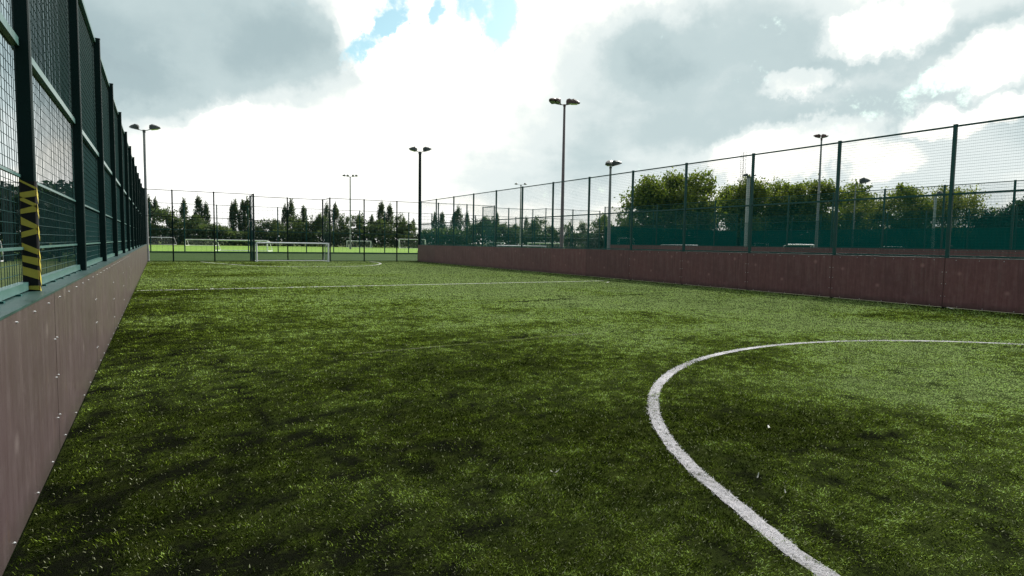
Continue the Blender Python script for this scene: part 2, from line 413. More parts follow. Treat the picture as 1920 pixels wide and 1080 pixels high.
tag(sheet('left_pitch', -21, -7, XL-.35, YF+2.3, -.002, 4, 4, MTURF2), 'artificial turf of the pitch behind the left fence', None, None, 'structure')

# lines painted into the turf
LINES = []
def ribbon(pts, w, z):
    P = np.array(pts, float); T = np.gradient(P, axis=0); T /= np.linalg.norm(T, axis=1)[:, None]
    N = np.c_[-T[:, 1], T[:, 0]]
    n = len(P); j = (fbm(P[:, 0], P[:, 1], .07, 5, 2)-.5)*.022
    A = P + N*(w/2+j)[:, None]; B = P - N*(w/2-j)[:, None]
    mb = MB(); mb.v = [(x, y, z) for x, y in A] + [(x, y, z) for x, y in B]
    mb.f = [(i, i+1, n+i+1, n+i) for i in range(n-1)]; mb.mi = [0]*(n-1)
    return mb
def line_mat(name, c0, c1, wear0, wear1):
    M = Mat(name); v = M.obj()
    n = M.noise(v, 26, 5, .75); big = M.noise(v, .9, 4, .6)
    M.set(Base_Color=M.ramp(n, [(.3, c0), (.7, c1)]), Roughness=.9)
    tr = M.n('ShaderNodeBsdfTransparent'); ms = M.n('ShaderNodeMixShader')
    k = M.math('ADD', M.math('MULTIPLY', n, .6), M.math('MULTIPLY', big, .6))
    M.l(M.ramp(k, [(wear0, (0, 0, 0)), (wear1, (1, 1, 1))]), ms.inputs[0])
    M.l(M.b.outputs[0], ms.inputs[1]); M.l(tr.outputs[0], ms.inputs[2]); M.l(ms.outputs[0], M.out.inputs['Surface'])
    M.bump(n, .6, .02)
    return M.m
MLINE = line_mat('white_line_fibre', (.22, .21, .23), (.52, .51, .54), .50, .72)
MLINEW = line_mat('faded_white_line_fibre', (.26, .27, .24), (.46, .46, .42), .66, .86)
MLINEY = line_mat('faded_yellow_line_fibre', (.045, .055, .012), (.08, .095, .025), .50, .74)
CC = (8.402, .575); CRAD = 5.724; LW = .105
t = np.linspace(0, 2*math.pi, 720)
def crad(a):              # the painted circle is not quite round: it bulges a little next to the viewer
    a = np.degrees(np.mod(a, 2*np.pi)); u = np.clip((a-160)/9, 0, 1)*np.clip((260-a)/60, 0, 1)
    return CRAD + .066*u*u*(3-2*u)
circ = np.c_[CC[0]+crad(t)*np.cos(t), CC[1]+crad(t)*np.sin(t)]
tag(ribbon(circ, LW, .005).build('centre_circle_line', MLINE), 'white centre circle line on the near turf', None, None, 'structure')
def catmull(P, k=24):
    P = np.array(P, float); P = np.vstack([2*P[0]-P[1], P, 2*P[-1]-P[-2]]); o = []
    for i in range(1, len(P)-2):
        for s in np.linspace(0, 1, k, endpoint=False):
            a, b, c, d = P[i-1:i+3]
            o.append(.5*((2*b)+(-a+c)*s+(2*a-5*b+4*c-d)*s*s+(-a+3*b-3*c+d)*s**3))
    o.append(P[-2]); return np.array(o)
arc = catmull([(2.5, 47.5), (3.0, 45.3), (3.75, 42.9), (5.05, 39.8), (6.8, 38.3), (8.5, 38.0), (10.4, 38.3), (12.3, 39.9), (13.7, 42.6), (14.35, 45.3), (14.5, 47.5)])
tag(ribbon(arc, .12, .005).build('goal_area_line', MLINEW), 'curved white goal area line in front of the small goal', None, None, 'structure')
tag(ribbon(np.c_[np.linspace(XL+.05, 16.9, 400), np.full(400, 21.26)], .11, .005).build('cross_line', MLINEW), 'thin white line across the pitch', None, None, 'structure')
tag(ribbon(np.c_[np.linspace(XL+.05, 1.6, 80), np.full(80, 18.06)], .07, .005).build('faded_cross_line', MLINEY), 'short faded line by the left boards', None, None, 'structure')
tag(ribbon(np.c_[np.linspace(2.3, 6.6, 120), np.linspace(8.35, 8.62, 120)], .045, .005).build('yellow_line', MLINEY), 'faint yellow line in the near turf', None, None, 'structure')

# turf blades (one uncountable thing)
def blades():
    n = 1500000
    # sample in polar form round the viewer so that density falls with distance
    ang = YAW + (rng.random(n)-.5)*math.radians(92)
    d = 1.25*np.exp(rng.random(n)*math.log(50/1.25))
    x = d*np.sin(ang); y = d*np.cos(ang)
    keep = (x > XL+.012) & (x < XR-.02)
    x, y, d = x[keep], y[keep], d[keep]
    z = x*CF.x + y*CF.y - EYE.z*CF.z; 
    sx = (x*CR.x + y*CR.y - EYE.z*CR.z)/z*FPX; sy = (x*CU.x + y*CU.y - EYE.z*CU.z)/z*FPX
    k = (z > .3) & (np.abs(sx) < 1010) & (sy > -610)
    x, y, d = x[k], y[k], d[k]
    cr_ = crumb_shade(x, y); we = wear(x, y); tuft = fbm(x, y, .09, 91, 2)
    rr = np.abs(np.hypot(x-CC[0], y-CC[1])-crad(np.arctan2(y-CC[1], x-CC[0]))); jj = (rng.random(len(x))-.5)*.03
    white = rr < LW/2 + jj
    ad = np.sqrt(((x[:, None]-arc[None, ::6, 0])**2 + (y[:, None]-arc[None, ::6, 1])**2).min(1)) if False else np.full(len(x), 9.0)
    far = np.where(y > 36)[0]
    for c0 in range(0, len(far), 20000):
        q = far[c0:c0+20000]; ad[q] = np.sqrt((x[q, None]-arc[None, :, 0])**2 + (y[q, None]-arc[None, :, 1])**2).min(1)
    worn = fbm(x, y, .8, 141, 3); fray = fbm(x, y, .045, 151, 2); white &= fray < .66
    white |= (ad < .09 + jj) & (worn < .68)
    white |= (np.abs(y-21.26) < .065 + jj) & (x < 16.9) & (worn < .42 + .05*np.clip(x+1, 0, 6))
    yel = ((np.abs(y-18.06) < .05) & (x < 2.2) & (worn < .55)) | ((np.abs(y-8.35-(x-2.3)*.063) < .03) & (x > 2.3) & (x < 6.6) & (worn < .52))
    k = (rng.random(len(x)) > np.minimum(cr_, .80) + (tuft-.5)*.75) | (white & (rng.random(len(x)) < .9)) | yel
    x, y, d, cr_, we, white, tuft, yel = [q[k] for q in (x, y, d, cr_, we, white, tuft, yel)]
    n = len(x)
    w = np.maximum(.0021, d*.00088)*(.7+.7*rng.random(n))
    L = (.013 + .013*rng.random(n))*(1 + .6*np.clip(d/10-.3, 0, 1.2))*(1-.3*we)
    lean = .35 + .85*rng.random(n)**.7 + .25*we; az = rng.random(n)*2*math.pi
    # combed drift in the pile
    az = np.where(rng.random(n) < .35, fbm(x, y, 1.1, 131, 2)*9, az)
    face = rng.random(n)*2*math.pi
    hx, hy, hz = np.sin(lean)*np.cos(az), np.sin(lean)*np.sin(az), np.cos(lean)
    bx, by = np.cos(face)*w/2, np.sin(face)*w/2
    P = np.stack([x, y, np.full(n, -.001)], 1); B = np.stack([bx, by, np.zeros(n)], 1); H = np.stack([hx, hy, hz*.85], 1)*L[:, None]
    mid = P + H*.55 + np.stack([np.zeros(n), np.zeros(n), L*.10], 1)
    co = np.stack([P-B, P+B, mid+B*.85, mid-B*.85, P+H], 1).reshape(-1, 3)
    base = (np.arange(n)*5)[:, None]
    loops = np.concatenate([base+np.array([0, 1, 2, 3]), base+np.array([3, 2, 4])], 1).ravel()
    starts = (np.arange(n)*7)[:, None] + np.array([0, 4]); totals = np.tile([4, 3], n)
    me = bpy.data.meshes.new('turf_blades')
    me.vertices.add(n*5); me.vertices.foreach_set('co', co.astype(np.float32).ravel())
    me.loops.add(n*7); me.loops.foreach_set('vertex_index', loops.astype(np.int32))
    me.polygons.add(n*2); me.polygons.foreach_set('loop_start', starts.ravel().astype(np.int32)); me.polygons.foreach_set('loop_total', totals.astype(np.int32))
    near = np.clip(1.15-d/9, 0, 1)
    u = rng.random(n)
    spread = near*(u**2.2*.66-.22) + (1-near)*(u-.5)*.42  # near fibres skewed dark: missing self-shadow put into the tint
    tint = .30 + spread + .30*(fbm(x, y, .45, 17, 3)-.5) + .55*(fbm(x, y, .15, 19, 2)-.5) + .45*(fbm(x, y, .07, 23, 2)-.5)
    tint = np.clip(tint - .16*cr_ + .78*(we-.33) + .14*np.clip((y-4)/10, 0, 1) + .08*np.clip((x-4)/8, 0, 1), 0, .76)  # last terms paint brightening into the far and right-hand fibres
    dry = rng.random(n) < .010 + .075*near*(.4+.6*rng.random(n))
    tint = np.where(dry, .785 + .1*rng.random(n), tint); tint = np.where(yel, .40+.10*rng.random(n), tint); tint = np.where(white, .93 + .07*rng.random(n), tint)
    a = me.attributes.new('tint', 'FLOAT', 'FACE'); a.data.foreach_set('value', np.repeat(tint, 2).astype(np.float32))
    me.update(calc_edges=True)
    M = Mat('turf_fibre'); c = M.ramp(M.attr('tint').outputs['Fac'], [(0, (.006, .011, .0015)), (.22, (.048, .074, .008)), (.45, (.175, .245, .026)), (.74, (.42, .60, .18)),
                                                                    (.78, (.24, .265, .14)), (.90, (.33, .345, .23)), (.925, (.56, .55, .58)), (1, (.84, .83, .86))])
    M.set(Base_Color=c, Roughness=.7); M.b.inputs['Specular IOR Level'].default_value = 0.0
    tr = M.n('ShaderNodeBsdfTranslucent'); M.l(c, tr.inputs['Color'])
    ms = M.n('ShaderNodeMixShader'); ms.inputs[0].default_value = .22
    M.l(M.b.outputs[0], ms.inputs[1]); M.l(tr.outputs[0], ms.inputs[2]); M.l(ms.outputs[0], M.out.inputs['Surface'])
    me.materials.append(M.m)
    tag(link('turf_blades', me), 'short plastic turf fibres covering the pitch', 'turf', None, 'stuff')
blades()

# ------------------------------------------------------------------ fences
_cache = {}
def mesh_panel(L, H, vs, hs, vd, hd, jit=0.0, mat=None):
    """welded wire panel in the XZ plane, lower left corner at the origin"""
    key = (round(L, 2), round(H, 2), vs, hs, vd, hd, jit, mat.name)
    if key in _cache: return _cache[key]
    mb = MB(); r = random.Random(3)
    n = max(2, int(round(L/vs)))
    for i in range(n+1):
        x = L*i/n + (r.uniform(-jit, jit) if 0 < i < n else 0)
        mb.tube((x, 0, 0), (x + r.uniform(-jit, jit)*.4, 0, H), vd/2, n=4, caps=False)
    n = max(2, int(round(H/hs)))
    for i in range(n+1):
        z = H*i/n; mb.tube((0, -.5*(vd+hd), z), (L, -.5*(vd+hd), z), hd/2, n=4, caps=False)
    _cache[key] = mb.mesh('wire_panel', mat); return _cache[key]
def post_mesh(w, d, h, mat, c=.008):
    key = ('post', w, d, round(h, 3), mat.name)
    if key not in _cache:
        mb = MB(); mb.bevel_box((-w/2, -d/2, 0), (w/2, d/2, h), c)
        mb.bevel_box((-w/2-.004, -d/2-.004, h), (w/2+.004, d/2+.004, h+.012), c)
        _cache[key] = mb.mesh('post', mat)
    return _cache[key]
def fence(label, pts, z0, ztop, zmid, post=(.07, .09), up=(.06, .07, .0035, .0045), low=(.03, .07, .0042, .0045), rail=.04, mat=None, wire=None,
          posts_from=0.0, jit=0.0, bottom=True, extra=(), group='wire mesh fences', railmat=None, per_bay=None, off=0.0, brail=None):
    mat = mat or MFENCE; wire = wire or MWIRE; railmat = railmat or mat
    root = empty('mesh_fence', (pts[0][0], pts[0][1], 0), label, 'fence', group)
    o = Vector((pts[0][0], pts[0][1], 0))
    P = [Vector((p[0], p[1], 0))-o for p in pts]
    res = []
    for i, p in enumerate(P):
        d = (P[min(i+1, len(P)-1)] - P[max(i-1, 0)]).normalized()
        res.append(link('post', post_mesh(post[0], post[1], ztop+.02-posts_from, mat), root, (p.x, p.y, posts_from), math.atan2(d.y, d.x)))
    for i, (a, b) in enumerate(zip(P[:-1], P[1:])):
        d = b-a; L = d.length; ang = math.atan2(d.y, d.x); u = d/L; nrm = Vector((-u.y, u.x, 0))*off
        s = a + u*(post[0]/2+.002) + nrm; l = L - post[0] - .004
        U, Lo = up, low
        if per_bay: U, Lo = per_bay(i)
        link('upper_mesh_panel', mesh_panel(l, ztop-zmid-.04, *U, jit, wire), root, (s.x, s.y, zmid+.03), ang)
        link('lower_mesh_panel', mesh_panel(l, zmid-z0-.07, *Lo, jit, wire), root, (s.x, s.y, z0+.04), ang)
        for nm, z, h in [('top_rail', ztop-.02, rail), ('middle_rail', zmid, rail)] + ([('bottom_rail', z0+.03, brail or rail)] if bottom else []) + [('thin_rail', e, .018) for e in extra]:
            k = ('rail', round(l, 2), h, railmat.name)
            if k not in _cache:
                mb = MB(); mb.box((0, -h*.5, -h/2), (l, h*.5, h/2)); _cache[k] = mb.mesh('rail', railmat)
            q = s - nrm*.35
            link(nm, _cache[k], root, (q.x, q.y, z), ang)
    return root, res

# left cage side: posts stand proud of the mesh, on the board ledge
xl = XL-.121
lposts = [(xl, 5.352+BAY*i) for i in range(-1, 13)] + [(xl, YF)]
lf_root, lf_posts = fence('dark green mesh fence on the left boards, tall posts running away, one post taped yellow', lposts, BL+.02, FL, 2.85, post=(.06, .088), posts_from=BL+.012,
      up=(.05, .07, .0042, .005), low=(.05, .07, .0042, .005), rail=.055, mat=MDARK, wire=MWIREL, jit=.010, extra=(1.96, 1.47), railmat=MRAIL, off=.062,
      per_bay=lambda i: ((.075, .07, .004, .0048), (.08, .07, .004, .0048)) if i == 0 else ((.052, .07, .0062, .005), (.06, .07, .0042, .0048)) if i == 1 else ((.026, .07, .0052, .005), (.024, .07, .0052, .005)))
mb = MB(); mb.box((-.012, -.002, -.03), (.012, .002, .03)); mb.build('white_tag', MWHITE, lf_root, (-.055, 9.45-2.122-.0, 2.55), math.pi/2)
# right side, behind the boards
rposts = [(XR+.10, 8.5786+BAY*i) for i in range(-2, 13)]
rf_root, _ = fence('green mesh fence on the right boards, second long side of the pitch', rposts, BR+.02, FR, 3.07, post=(.09, .08), up=(.05, .0755, .0012, .0055), low=(.03, .0755, .0034, .006), rail=.045)
# end fence with the goal recess
ep = [(-.74, YF), (.87, YF), (3.41, YF), (5.98, YF), (6.02, 49.9), (8.68, 49.9), (11.34, 49.9), (11.38, YF), (14.02, YF), (16.69, YF), (18.60, YF)]
fence('green end fence across the far end of the pitch, stepping back round the small goal', ep, .02, FF, 3.05, post=(.085, .085), mat=MDARK, wire=MWIREL, up=(.05, .07, .003, .0042), low=(.04, .07, .0036, .0045))
# next pitch: end fence with recess, and its far long side
np_ = [(20.29, YF), (22.92, YF), (25.58, YF), (25.6, 49.9), (28.3, 49.9), (30.93, 49.9), (30.97, YF), (34.0, YF), (37.2, YF)]
fence('green end fence of the next pitch to the right, with its own goal recess', [(18.75, YF)]+np_, .02, 4.86, 3.05, post=(.085, .085), up=(.05, .07, .003, .0042), low=(.04, .07, .004, .0045))
XS = 37.3
sp = [(XS+.12, 14.4+3.2*i) for i in range(-2, 11)]
fence('green mesh fence along the far long side of the next pitch, above its brown boards', sp, 1.62, 5.12, 3.35, post=(.09, .08), up=(.05, .0755, .0032, .0055), low=(.018, .06, .0065, .006), wire=MSCREEN)
fence('green end fence of the third pitch, seen through two other fences', [(XS+.6+3.15*i, YF+.1) for i in range(7)], .02, 5.3, 3.4, post=(.085, .085), up=(.03, .07, .005, .0055), low=(.013, .06, .0105, .010), wire=MSCREEN)
fence('furthest long side fence on the right, in front of the big trees', [(56.8, 12+3.2*i) for i in range(12)], .02, 4.9, 3.4, post=(.09, .08), up=(.04, .07, .005, .0055), low=(.013, .05, .0105, .010), wire=MSCREEN)
# left neighbour pitch end fence
fence('end fence of the pitch on the left, seen through the left fence', [(-19.8, YF), (-16.6, YF), (-13.5, YF), (-13.5, 49.9), (-10.8, 49.9), (-8.1, 49.9), (-8.1, YF), (-5.4, YF), (-2.9, YF), (-1.15, YF)], .02, 4.85, 3.05,
      post=(.1, .1), mat=MDARK, wire=MDARK, up=(.05, .07, .004, .0045), low=(.03, .07, .006, .006))
# ball-stop fence beyond
fence('tall ball-stop wire fence on thin posts along the edge of the bright field', [(-.74-3.34*4+3.34*i, 79.0) for i in range(24)], .05, 5.55, 2.6, post=(.11, .11), mat=MFENCE, wire=MFENCE,
      up=(.55, .42, .014, .022), low=(.55, .6, .012, .014), rail=.05, brail=.17)

# hazard tape wrapped round one left post
TAPEB = painted('black_tape', (.006, .006, .007), (.011, .011, .012), .5, 8, 0.0, .15)
TAPEY = painted('yellow_tape', (.34, .28, .03), (.46, .38, .045), .45, 8)
p1 = lf_posts[1]
mb = MB(); hw, hd = .0335, .0475
mb.bevel_box((-hw, -hd, .005), (hw, hd, .755), .009)
tape = mb.build('hazard_tape', TAPEB, p1)
mb = MB()
def stripe(y0a, y0b, y1a, y1b, face=-1):
    # band across the camera-side face (local -X), z from y0 (inner edge) to y1 (outer edge)
    x = -hw-.002; xx = -hw+.001
    a, b = hd*.90, -hd*.90
    q = [(x, a, y0a), (x, b, y1a), (x, b, y1b), (x, a, y0b)]
    r = [(xx, p[1], p[2]) for p in q]
    mb.face(q); mb.face(r[::-1])
    for i in range(4):
        j = (i+1) % 4; mb.face([q[j], q[i], r[i], r[j]])
    z0, z1 = y1a, y1b                        # carry round onto the pitch-side face
    q = [(-hw*.8, -hd-.002, z0), (hw*.8, -hd-.002, z0-.05), (hw*.8, -hd-.002, z1-.05), (-hw*.8, -hd-.002, z1)]
    r = [(p[0], -hd+.001, p[2]) for p in q]
    mb.face(q); mb.face(r[::-1])
    for i in range(4):
        j = (i+1) % 4; mb.face([q[j], q[i], r[i], r[j]])
def zz(v): return (950-v)*.755/790
for a0, a1, b0, b1 in [(960-50, 960-28, 935-25, 935+8), (830, 770, 865, 800), (735, 690, 765, 710), (645, 600, 685, 645),
                       (565, 525, 535, 495), (470, 415, 505, 470), (395, 362, 375, 330), (300, 270, 345, 318), (285, 245, 265, 222), (165, 150, 215, 198)]:
    stripe(zz(a0), zz(a1), zz(b0), zz(b1))
mb.build('yellow_stripes', TAPEY, tape)

# ------------------------------------------------------------------ board walls
bolt = MB(); bolt.tube((0, 0, 0), (.008, 0, 0), .0068, .004, n=8); bolt_me = bolt.mesh('bolt', MBOLT)
def board_wall(label, x, sign, ys, h, thick=.022, bolts_to=18.0, mat=None, bs=1.0):
    root = empty('board_wall', (x, ys[0], 0), label, 'wall', 'brown rebound board walls')
    panels = []
    for i, (a, b) in enumerate(zip(ys[:-1], ys[1:])):
        mb = MB(); lo, hi = (0, thick) if sign < 0 else (-thick, 0)
        # face panel set between hairline seams, toe hidden in the infill
        mb.box((lo, .007, .02), (hi, b-a-.007, h))
        p = mb.build('board_panel', mat or MBOARD, root, (0, a-ys[0], 0)); panels.append(p)
        if a < bolts_to:
            L = b-a
            def put(yy, z):
                s = link('bolt', bolt_me, p, (0, yy, z), 0 if sign > 0 else math.pi); s.scale = (1, bs, bs)
            for k in range(6): put(L*(k+.5)/6, h-.055)
            for k in range(5): put(L*(k+.5)/5+random.uniform(-.05, .05), .05)
            for z in (.28, .58, .86):
                for dy in (.05, L-.05): put(dy, z*h/1.2)
        # timber behind
    mb = MB(); lo, hi = (thick+.002, thick+.07) if sign < 0 else (-thick-.07, -thick-.002)
    L = ys[-1]-ys[0]
    mb.box((lo, 0, .02), (hi, L, .10)); mb.box((lo, 0, h-.12), (hi, L, h-.02))
    mb.build('backing_frame', MDARK, root)
    return root, panels
lys = [2.122-BAY*2, 2.122-BAY] + [2.122+BAY*i for i in range(0, 14)] + [YF]
lw, _ = board_wall('pale-lit weathered brown board wall on the left, with bolt heads and a green metal ledge', XL, 1, lys, BL, mat=MBOARDL)
mb = MB(); L = lys[-1]-lys[0]
mb.box((-.30, 0, BL), (.006, L, BL+.012)); mb.box((-.30, 0, BL-.10), (-.285, L, BL-.001))
ledge = mb.build('ledge', painted('green_ledge', (.006, .028, .027), (.014, .050, .047), .38, 4), lw)
lug = MB(); lug.box((-.018, -.022, 0), (.018, .022, .012)); lug_me = lug.mesh('lug', MFENCE)
for k in range(14): link('lug', lug_me, ledge, (-.13, 3.9+k*.5-lys[0], BL+.012))
mb = MB(); mb.bevel_box((-.06, -.05, 0), (.05, .06, FL*.26), .01)
rys = [8.5786-BAY*4+BAY*i for i in range(0, 16)] + [YF+.02]
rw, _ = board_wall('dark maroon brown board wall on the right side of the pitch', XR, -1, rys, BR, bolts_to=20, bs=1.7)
mb = MB(); mb.box((.0, 0, BR), (.16, rys[-1]-rys[0], BR+.014)); mb.build('ledge', MFENCE, rw)
# rounded end post where the right boards meet the end fence
board_wall('brown board wall of the next pitch, showing above the right boards', XS, -1, [4.8+3.2*i for i in range(14)], 1.62, bolts_to=25, bs=2.6)

# ------------------------------------------------------------------ floodlights
def head_mesh(mat, L=.92, W_=.66, H=.40):
    key = ('head', mat.name, L, W_, H)
    if key not in _cache:
        mb = MB()                              # shallow wedge housing: thick at the hinge, thin at the nose
        ring = []
        prof = [(0, .05, -.02), (.08, .5, -.06), (.35, .95, -.07), (.72, .9, -.05), (1, .55, -.03)]
        top = [.35, .85, 1.0, .62, .18]
        for (u, wv, lo), hgt in zip(prof, top):
            y = L*(u-.12); w = W_*wv/2
            ring.append([(-w, y, lo), (w, y, lo), (w*.86, y, H*hgt*.7), (w*.5, y, H*hgt), (-w*.5, y, H*hgt), (-w*.86, y, H*hgt*.7)])
        n = len(ring[0])
        for r in ring: mb.v += r
        for i in range(len(ring)-1):
            for j in range(n):
                k = (j+1) % n; mb.f.append((i*n+j, i*n+k, (i+1)*n+k, (i+1)*n+j)); mb.mi.append(0)
        mb.f.append(tuple(range(n))[::-1]); mb.mi.append(0); e = (len(ring)-1)*n; mb.f.append(tuple(e+j for j in range(n))); mb.mi.append(0)
        h = mb.mesh('floodlight_head', mat)
        mb = MB(); mb.box((-W_*.40, L*.02, -.094), (W_*.40, L*.66, -.076)); g = mb.mesh('lens', MGLASS)
        _cache[key] = (h, g)
    return _cache[key]
def mast(px, d, ytop, heads, label, r=(.085, .055), polemat=None, mat=None, scale=1.0, base=None, arm=.0):
    """heads: (offset across the view, yaw away from the view direction, pitch)"""
    polemat = polemat or MPOLE; mat = mat or MLAMP
    b = base if base else spot(px, d); h = height(px, ytop, d) if base is None else height(px, ytop, d)
    root = empty('floodlight_mast', b, label, 'floodlight', 'floodlight masts')
    mb = MB(); mb.tube((0, 0, 0), (0, 0, h), r[0], r[1], n=12)
    mb.tube((0, 0, 0), (0, 0, .04), r[0]*2.2, n=12); mb.tube((0, 0, .04), (0, 0, .9), r[0]*1.25, n=12)
    mb.build('pole', polemat, root, smooth=False)
    right = Vector((CR.x, CR.y, 0)).normalized(); fw = Vector((CF.x, CF.y, 0)).normalized()
    mb = MB()
    offs = [o for o, *_ in heads]
    mb.tube((0, 0, h-.12), (0, 0, h+.05), r[1]*1.25, n=10)
    for o, yaw, pitch in heads:
        p = right*o*scale
        mb.path([(0, 0, h), tuple(p*.45 + Vector((0, 0, h+.03))), tuple(p + Vector((0, 0, h+.14*scale)))], .032*scale, 8)
    mb.build('bracket', mat, root)
    hm, gm_ = head_mesh(mat)
    for o, yaw, pitch in heads:
        p = right*o*scale + Vector((0, 0, h+.17*scale))
        dirv = math.atan2(fw.y, fw.x) - math.pi/2 + yaw
        e = link('floodlight_head', hm, root, p, rot=(pitch, 0, dirv)); e.scale = (scale,)*3
        link('lens', gm_, e)
R_ = math.radians
mast(268, 41.3, 247, [(-.62, R_(75), R_(12)), (.62, R_(-70), R_(10))], 'twin lamp mast behind the left fence at the far corner, two lamps spread like wings', scale=.72, r=(.10, .075), base=Vector((-.66, 48.45, 0)))
mast(783, 51, 288, [(-.42, R_(125), R_(10)), (.45, R_(-70), R_(16))], 'dark twin lamp mast at the corner where the end fence meets the right boards', scale=.76, r=(.14, .11), polemat=MDARK, base=Vector((18.83, 48.15, 0)))
mast(657, 126, 333, [(-1.25, R_(150), R_(6)), (-.45, R_(170), R_(6)), (.75, R_(-170), R_(6)), (1.45, R_(-150), R_(6))], 'thin tall four lamp mast far off in the field behind the end fence', r=(.17, .12), scale=.82)
mast(1053, 50, 202, [(-.95, R_(150), R_(14)), (-.5, R_(140), R_(12)), (.25, R_(-100), R_(4)), (.62, R_(-85), R_(2))], 'tallest mast behind the right fence, brown four lamp head on a mauve pole', r=(.16, .09), scale=.86,
     polemat=painted('mauve_grey_pole', (.14, .10, .12), (.20, .15, .17), .5, 2), mat=MBROWN)
mast(1141, 56, 315, [(-.02, R_(150), R_(4)), (.22, R_(-80), R_(14))], 'mast with two overlapping grey lamps just left of the big trees', r=(.16, .10))
mast(1530, 41, 263, [(-.28, R_(60), R_(18)), (.05, R_(-140), R_(8))], 'slim pale mast with a reddish lamp showing above the right fence', r=(.11, .05), mat=MBROWN, scale=.48)
mast(975, 110, 348, [(-1.1, R_(120), R_(3)), (.95, R_(-120), R_(3))], 'far T shaped lamp mast beside the next pitch goal', r=(.15, .10), scale=.62)
mast(1598, 70, 347, [(.45, R_(-80), R_(12))], 'far mast with one lamp pointing right, among the right hand trees', r=(.10, .05), scale=1.3)
mast(1398, 63, 333, [(-.2, R_(100), R_(4)), (.55, R_(-80), R_(8))], 'pale thick mast in front of the big trees, lamp hidden by a fence post', r=(.19, .16), polemat=painted('pale_pole', (.34, .36, .36), (.46, .48, .47), .5, 2), scale=.6)
mast(1748, 80, 366, [(.3, R_(-90), R_(6))], 'pale mast left of the second nearest right fence post, lamp among the leaves', r=(.20, .15), polemat=painted('pale_grey_pole', (.30, .33, .33), (.4, .43, .43), .5, 2), scale=.8)

# ------------------------------------------------------------------ goals
def goal(p, ang, w, h, label, r=.05, depth=.9, net=True, stanchion=True, mat=None, netmat=None):
    mat = mat or MWHITE
    root = empty('football_goal', p, label, 'goal', 'white football goals', rz=ang)
    for s in (0, w):
        mb = MB(); mb.tube((s, 0, 0), (s, 0, h+r), r, n=10); mb.build('goalpost', mat, root)
    mb = MB(); mb.tube((r, 0, h), (w-r, 0, h), r, n=10); mb.build('crossbar', mat, root)
    if stanchion:
        for s in (0, w):
            mb = MB(); mb.tube((s, r, h-.05), (s, depth*.45, h-.1), r*.5, n=6); mb.tube((s, depth*.45, h-.1), (s, depth, .03), r*.5, n=6); mb.tube((s, r, .03), (s, depth, .03), r*.5, n=6)
            mb.build('side_frame', mat, root)
        mb = MB(); mb.tube((0, depth, .03), (w, depth, .03), r*.5, n=6); mb.build('back_bar', mat, root)
    if net:
        mb = MB(); st = .22 if w < 6 else .3; t_ = .004 if w < 6 else .007
        n = int(w/st)
        for i in range(n+1):
            x = w*i/n; mb.tube((x, depth*.45, h-.1), (x, depth, .05), t_, n=3, caps=False)
        for i in range(7):
            f = i/6; mb.tube((0, depth*(.45+.55*f), (h-.1)*(1-f)+.05*f), (w, depth*(.45+.55*f), (h-.1)*(1-f)+.05*f), t_, n=3, caps=False)
        mb.build('net', netmat or MNET, root)
    return root
def far_goal(pxl, pxr, ytop, d, label, d2=None, r=.07, **kw):
    a = spot(pxl, d); b = spot(pxr, d2 or d); v = b-a
    goal(a, math.atan2(v.y, v.x), v.length, height(.5*(pxl+pxr), ytop, d), label, r=r, depth=1.8, **kw)
goal(Vector((6.12, 47.45, 0)), 0, 5.07, 1.37, 'small white goal standing in the recess of the end fence', r=.055, depth=1.5, net=False)
far_goal(270, 324, 445.3, 165, 'far white goal nearest the left fence, partly hidden by it', r=.11)
far_goal(347, 402, 449.3, 150, 'far white goal behind the left end of the wide goal', r=.10)
far_goal(402, 501, 451, 86, 'wide white goal just beyond the ball-stop fence, left of the small goal', r=.09, net=False)
far_goal(650, 695, 452, 168, 'far white goal right of the small goal, left of the dark lamp mast', r=.10)
far_goal(748, 797, 449, 165, 'far white goal behind the dark twin lamp mast', r=.10)
far_goal(913, 945, 455, 170, 'distant white goal above the right boards, left of the next pitch crossbar', r=.10)
far_goal(990, 1056, 456, 120, 'distant white goal with sloping side frame, behind the tallest mast', r=.09)
far_goal(1160, 1189, 447, 90, 'upright white goal above the right boards below the big trees', r=.07)
goal(Vector((25.75, 47.4, 0)), 0, 5.1, 1.40, 'white goal of the next pitch, only its crossbar showing above the right boards', r=.05, depth=1.5)
a, b = spot(1240, 62), spot(1308, 62); v = b-a
goal(a, math.atan2(v.y, v.x), v.length, 1.70, 'white goal behind the next pitch boards, below the leftmost big trees', r=.05, depth=1.2, net=False)
a, b = spot(1475, 52), spot(1526, 52); v = b-a
goal(a, math.atan2(v.y, v.x), v.length, 1.86, 'white goal with a thick crossbar at the foot of the slim pale mast', r=.06, depth=1.2, net=False)
a, b = spot(1415, 75), spot(1440, 75); v = b-a
goal(a, math.atan2(v.y, v.x), v.length, 2.1, 'small faint goal right of the pale thick mast', r=.045, depth=1.2, net=False)
a, b = spot(1654, 58), spot(1692, 58); v = b-a
goal(a, math.atan2(v.y, v.x), v.length, 1.85, 'white goal behind the next pitch boards, right of the lamp pointing right', r=.05, depth=1.2, net=False)
goal(Vector((-13.3, 47.4, 0)), 0, 4.95, 1.35, 'white goal of the left pitch, seen through the left fence', r=.055, depth=1.5, net=False)

